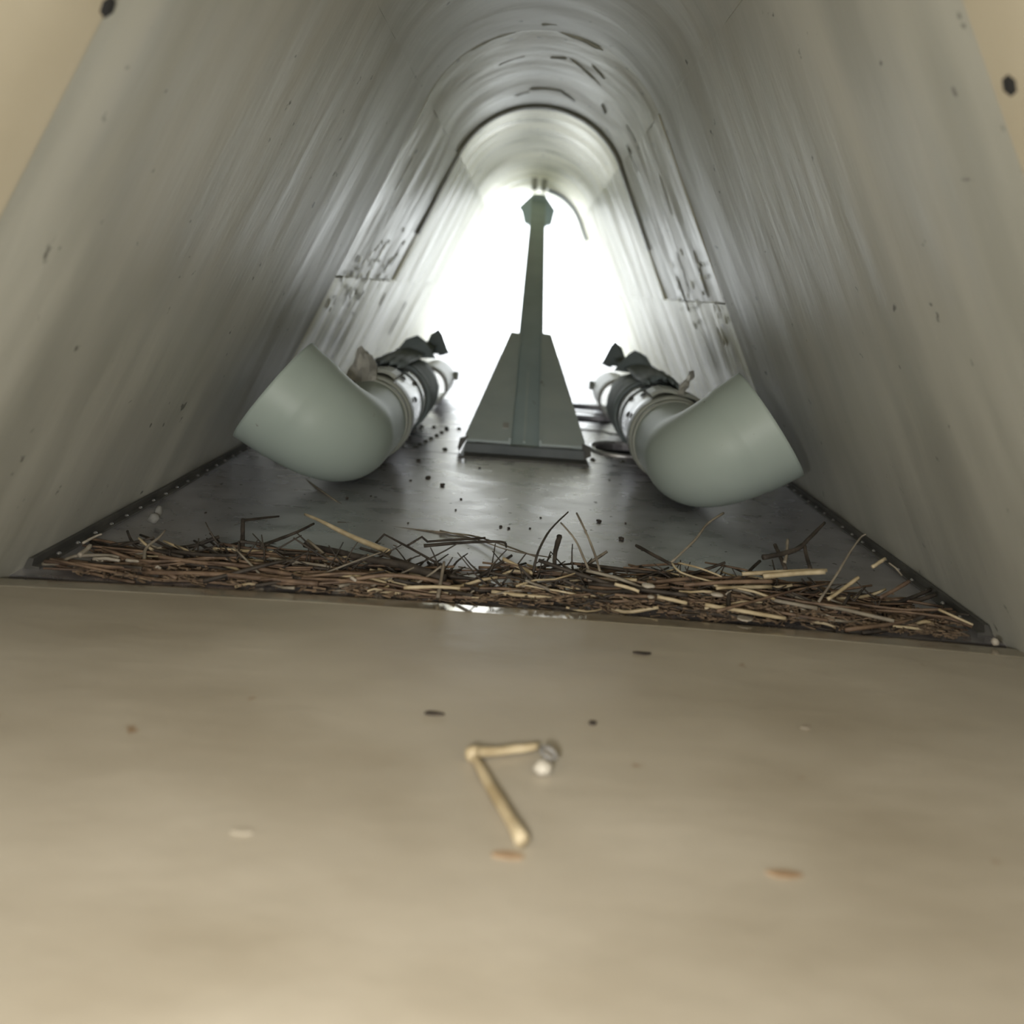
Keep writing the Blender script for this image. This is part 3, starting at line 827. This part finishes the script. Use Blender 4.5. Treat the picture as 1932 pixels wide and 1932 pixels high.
S('stalk', [(1290, 1104, 2.63), (1380, 1098, 2.64), (1456, 1097, 2.65)], 0.009, 0.009, 'stalk', 'long dark brown stalk across the right heap', 'stalk')
S('stalk', [(1440, 1088, 2.68), (1500, 1082, 2.68), (1556, 1079, 2.68)], 0.012, 0.011, 'straw', 'broad straw-coloured stalk across the right heap', 'stalk')
S('stalk', [(1400, 1083, 2.72), (1490, 1078, 2.72), (1560, 1076, 2.72)], 0.010, 0.008, 'straw', 'upper long straw-coloured stalk of the right heap', 'stalk')
S('stalk', [(1660, 1128, 2.6), (1690, 1112, 2.62), (1716, 1096, 2.64)], 0.008, 0.008, 'stalk', 'red-brown stalk slanting up near the right wall', 'stalk')
tw = tag(empty('bent_twig', W(*at(458, 1040, 2.85))), 'black twig bent at a right angle standing on the left floor', 'twig')
stem('branch', [at(457, 1040, 2.85), at(458, 1008, 2.9), at(458, 980, 2.95)], 0.009, 0.008, 'twig', None, None, parent=tw)
stem('branch', [at(458, 982, 2.95), at(490, 978, 3.05), at(526, 974, 3.15)], 0.006, 0.004, 'twig', None, None, parent=tw)
S('dark_twig', [(492, 1030, 2.85), (530, 1016, 2.95), (560, 1004, 3.0), (592, 988, 3.1)], 0.009, 0.006, 'twig', 'dark twig slanting up right of the right-angled twig', 'twig')
S('dark_twig', [(575, 1028, 2.95), (640, 1042, 2.85), (700, 1056, 2.75), (760, 1066, 2.7), (840, 1092, 2.62)], 0.014, 0.020, 'twig', 'thick black branch lying below the thick pale straw', 'twig')
S('dark_twig', [(680, 1034, 2.85), (740, 1052, 2.78), (800, 1074, 2.7)], 0.007, 0.009, 'twig', 'dark straight twig over the thick black branch', 'twig')
S('upright_twig', [(826, 1128, 2.53), (832, 1095, 2.58), (838, 1060, 2.64)], 0.010, 0.006, 'greystem', 'short upright twig standing at the rolled floor edge', 'twig')
S('dark_twig', [(366, 1020, 2.95), (392, 1036, 2.85), (418, 1056, 2.74)], 0.005, 0.008, 'twig', 'left one of three dark spiky twigs near the left heap', 'twig')
S('dark_twig', [(390, 1016, 2.95), (410, 1034, 2.86), (424, 1060, 2.74)], 0.004, 0.007, 'twig', 'middle one of three dark spiky twigs near the left heap', 'twig')
S('dark_twig', [(396, 1006, 2.98), (420, 1030, 2.86), (434, 1052, 2.76)], 0.004, 0.008, 'twig', 'right one of three dark spiky twigs near the left heap', 'twig')
S('straw', [(507, 1053, 2.74), (560, 1060, 2.72), (616, 1068, 2.7)], 0.007, 0.006, 'greystem', 'thin grey straw lying on the left heap', 'straw')
S('stalk', [(270, 1080, 2.6), (400, 1083, 2.58), (500, 1092, 2.57), (600, 1102, 2.56)], 0.010, 0.012, 'stalk', 'long red-brown stalk along the left front edge', 'stalk')
S('stalk', [(300, 1050, 2.68), (380, 1062, 2.66), (460, 1068, 2.64), (590, 1092, 2.6)], 0.009, 0.010, 'stalk', 'upper long red-brown stalk of the left heap', 'stalk')
S('stalk', [(640, 1098, 2.58), (720, 1086, 2.6), (790, 1090, 2.6), (850, 1104, 2.58)], 0.009, 0.009, 'stalk', 'arched red-brown stalk left of the upright twig', 'stalk')
S('straw', [(762, 1109, 2.54), (820, 1107, 2.54), (868, 1110, 2.54)], 0.008, 0.006, 'straw', 'pale straw at the rolled edge left of the glint', 'straw')
S('dark_twig', [(80, 1064, 2.62), (112, 1062, 2.62), (140, 1050, 2.66), (200, 1048, 2.7), (225, 1052, 2.7)], 0.008, 0.008, 'greystem', 'grey curved twig at the far left wall foot', 'twig')
S('dark_twig', [(272, 1060, 2.68), (276, 1034, 2.74), (300, 1014, 2.8), (312, 1000, 2.84)], 0.009, 0.004, 'greystem', 'grey forked twig standing at the left', 'twig')
S('dark_twig', [(240, 1002, 2.9), (256, 1030, 2.8), (290, 1038, 2.76), (345, 1052, 2.7)], 0.006, 0.009, 'twig', 'dark crooked twig behind the grey forked twig', 'twig')
S('flat_chip', [(150, 1048, 2.66), (160, 1040, 2.7), (170, 1030, 2.74)], 0.012, 0.011, 'chip', 'short pale chip leaning at the left wall foot', 'chip')
S('flat_chip', [(176, 1055, 2.66), (200, 1054, 2.66), (226, 1058, 2.66)], 0.009, 0.007, 'chip', 'bright chip lying at the left front, first of two in line', 'chip')
S('flat_chip', [(238, 1057, 2.66), (268, 1060, 2.66)], 0.008, 0.007, 'chip', 'bright chip lying at the left front, second of two in line', 'chip')
S('grass_stem', [(156, 1025, 2.78), (180, 1012, 2.84), (192, 1008, 2.86)], 0.007, 0.005, 'chip', 'pale splinter under the left wall', 'splinter')
tag(blob('seed_fluff', at(290, 978, 3.1), 0.022, 'fluff', None, (1, 1, 1), 2), 'grey fluffy seed at the left wall foot', 'seed')
tag(blob('seed_fluff', at(299, 966, 3.16), 0.018, 'fluff', None, (0.8, 1, 1.5), 5), 'upper grey fluff behind the fluffy seed at the left wall', 'seed')
tag(blob('pebble', on(1878, 1211, zn + 0.010), 0.012, 'chip', None, (1, 1, 1), 9), 'tiny pale pebble in the right wall corner', 'pebble')
tag(blob('leaf_bit', at(1223, 1105, 2.58), 0.02, 'chip', None, (1.1, 0.8, 0.35), 1), 'pale squarish leaf bit in the middle of the heap', 'leaf bit')
tag(blob('leaf_bit', at(1353, 1122, 2.58), 0.017, 'chip', None, (1.2, 0.8, 0.35), 7), 'pale rounded leaf bit in the right heap front', 'leaf bit')
tag(blob('leaf_bit', at(1228, 1126, 2.55), 0.012, 'chip', None, (1, 0.8, 0.4), 8), 'small pale leaf bit below the squarish one', 'leaf bit')
S('flat_chip', [(662, 1089, 2.58), (672, 1096, 2.57)], 0.008, 0.006, 'chip', 'bright white seed left of the arched stalk', 'seed')

# --- the rest of the heap: single stems, one object each
def heap_h(x):
    """height of the litter bank along the lip"""
    a = 0.035 + 0.02 * math.exp(-((x + 0.9) / 0.35) ** 2) + 0.055 * math.exp(-((x - 0.75) / 0.4) ** 2) + 0.03 * math.exp(-((x - 0.1) / 0.3) ** 2)
    return a * (1 - 0.55 * math.exp(-((x + 0.22) / 0.22) ** 2))
def zone(x):
    for lim, nm in ((-1.0, 'leftmost'), (-0.4, 'left middle'), (0.2, 'central'), (0.8, 'right middle'), (9, 'rightmost')):
        if x < lim: return nm
LAB = {
    'twig': ('dark_twig', 'thin dark twig tangled in the %s part of the debris heap', 'twig', 'dark twigs of the %s heap'),
    'stalk': ('stalk', 'red-brown stalk lying flat in the %s part of the debris heap', 'stalk', 'red-brown stalks of the %s heap'),
    'straw': ('straw', 'short pale straw bit in the %s part of the debris heap', 'straw', 'pale straw bits of the %s heap'),
    'chip': ('flat_chip', 'tiny pale chip in the %s part of the debris heap', 'chip', 'pale chips of the %s heap'),
}
def hx():
    while True:
        x = rnd.uniform(-1.42, 1.45)
        w = 0.55 + 0.45 * math.exp(-((x - 0.75) / 0.5) ** 2) + 0.25 * math.exp(-((x + 0.6) / 0.5) ** 2)
        if rnd.random() < w: return x
def heap_stem(kind, length, r, tilt, yaw):
    x = hx(); y = rnd.uniform(2.585, 2.60 + 0.18 + 2.2 * heap_h(x))
    hh = heap_h(x) * (1.0 - min(1, abs(y - 2.66) / 0.45))
    z = FLOOR + r + rnd.random() * hh
    a = rnd.gauss(0, yaw) + (math.pi if rnd.random() < .5 else 0)
    t = rnd.gauss(0, tilt)
    d = Vector((math.cos(a) * math.cos(t), math.sin(a) * math.cos(t), abs(math.sin(t))))
    pts = []
    k = 4
    c1 = rnd.uniform(-0.12, 0.12) * length
    for i in range(k):
        u = i / (k - 1) - 0.5
        q = Vector((x, y, z)) + d * (u * length) + Vector((-d.y, d.x, 0)) * (c1 * (0.25 - u * u) * 2) + Vector((0, 0, rnd.uniform(-.006, .006)))
        q.z = max(q.z, FLOOR + r * 1.05) if q.y > 2.55 else max(q.z, zn + r * 1.05)
        lim = wall_x(q.z) - 0.06
        q.x = max(-lim, min(lim, q.x))
        pts.append(tuple(q))
    nm, lab, cat, grp = LAB[kind]
    zn_ = zone(x)
    stem(nm, pts, r, r * rnd.uniform(0.5, 0.9), kind if kind != 'twig' or rnd.random() < .8 else 'greystem', lab % zn_, cat, grp % zn_, sides=5, per=2)
for k in range(170): heap_stem('stalk', rnd.uniform(0.12, 0.55), rnd.uniform(0.003, 0.0075), 0.06, 0.25)
for k in range(120): heap_stem('twig', rnd.uniform(0.10, 0.40), rnd.uniform(0.004, 0.009), 0.28, 0.6)
for k in range(70): heap_stem('straw', rnd.uniform(0.06, 0.25), rnd.uniform(0.004, 0.008), 0.12, 0.35)
for k in range(70): heap_stem('chip', rnd.uniform(0.008, 0.03), rnd.uniform(0.002, 0.005), 0.2, 0.9)
# upright spiky dark sprigs
for (cx, n_) in ((-1.15, 6), (-0.93, 12), (-0.85, 9), (-0.7, 6), (-0.55, 9), (-0.38, 8), (-0.22, 8), (0.0, 10), (0.12, 12), (0.3, 7), (0.55, 10), (0.72, 12), (0.9, 12), (1.1, 9), (1.25, 7)):
    for k in range(n_):
        x = cx + rnd.gauss(0, 0.05); y = rnd.uniform(2.66, 2.85)
        a = rnd.uniform(0, 2 * math.pi); L_ = rnd.uniform(0.06, 0.17)
        p0 = (x, y, FLOOR + 0.01); tip = (x + math.cos(a) * L_ * 0.9, y + abs(math.sin(a)) * L_ * .5, FLOOR + 0.01 + L_ * rnd.uniform(.35, .8))
        mid = tuple((p0[i] + tip[i]) / 2 + rnd.uniform(-.012, .012) for i in range(3))
        zn_ = zone(x)
        stem('dark_twig', [p0, mid, tip], rnd.uniform(.0028, .0055), .002, 'twig', 'dark spiky sprig standing up from the %s part of the heap' % zn_, 'twig', 'spiky sprigs of the %s heap' % zn_, sides=5, per=2)

# fine litter nobody could count
bm = bmesh.new()
for k in range(2600):
    x = hx() if rnd.random() < .8 else rnd.uniform(0.5, 1.5)
    y = 2.56 + abs(rnd.gauss(0, 0.13))
    z = FLOOR + 0.004 + rnd.random() * heap_h(x) * 0.75 * max(0, 1 - abs(y - 2.64) / 0.3)
    lim = wall_x(z) - 0.03
    if abs(x) > lim: continue
    L_ = rnd.uniform(0.006, 0.05); a = rnd.gauss(0, 0.6); r = rnd.uniform(0.002, 0.005)
    d = Vector((math.cos(a), math.sin(a), rnd.gauss(0, 0.15))) * L_
    s_ = Vector((-math.sin(a), math.cos(a), 0)) * r
    u_ = Vector((0, 0, r))
    c = Vector((x, y, z))
    ps = [c - d / 2 - s_, c - d / 2 + s_, c - d / 2 + u_, c + d / 2 - s_, c + d / 2 + s_, c + d / 2 + u_]
    vs = [bm.verts.new(W(*q)) for q in ps]
    for fc in ((0, 1, 2), (5, 4, 3), (0, 3, 4, 1), (1, 4, 5, 2), (2, 5, 3, 0)):
        bm.faces.new([vs[i] for i in fc])
tag(from_bm('fine_litter', bm, M['litter']), 'fine brown plant litter filling the trough behind the tan plate', 'litter', kind='stuff')

# --- dirt crumbs scattered on the grey plate
crumbs = [(835, 914, 9, 4), (808, 900, 10, 3), (790, 868, 8, 3), (700, 935, 4, 3), (655, 938, 5, 3), (1130, 982, 9, 4), (1172, 1015, 10, 4), (905, 882, 5, 2), (1105, 1000, 5, 3),
          (770, 985, 4, 2), (870, 940, 5, 2), (960, 995, 5, 3), (1000, 995, 4, 2), (388, 966, 4, 3), (1150, 905, 4, 2), (860, 960, 4, 2), (775, 905, 5, 2), (1180, 985, 4, 2), (945, 992, 6, 3), (1020, 975, 4, 2)]
for (px, py, w, h_) in crumbs:
    x, y, z = on(px, py, FLOOR + 0.006)
    k = y / F_PX
    tag(blob('dirt_crumb', (x, y, FLOOR + 0.5 * h_ * k), 0.62 * w * k, 'crumb', None, (1, 1.8, 0.35), px, 1), 'small dark dirt crumb on the grey floor plate', 'crumb', 'dirt crumbs on the grey plate')
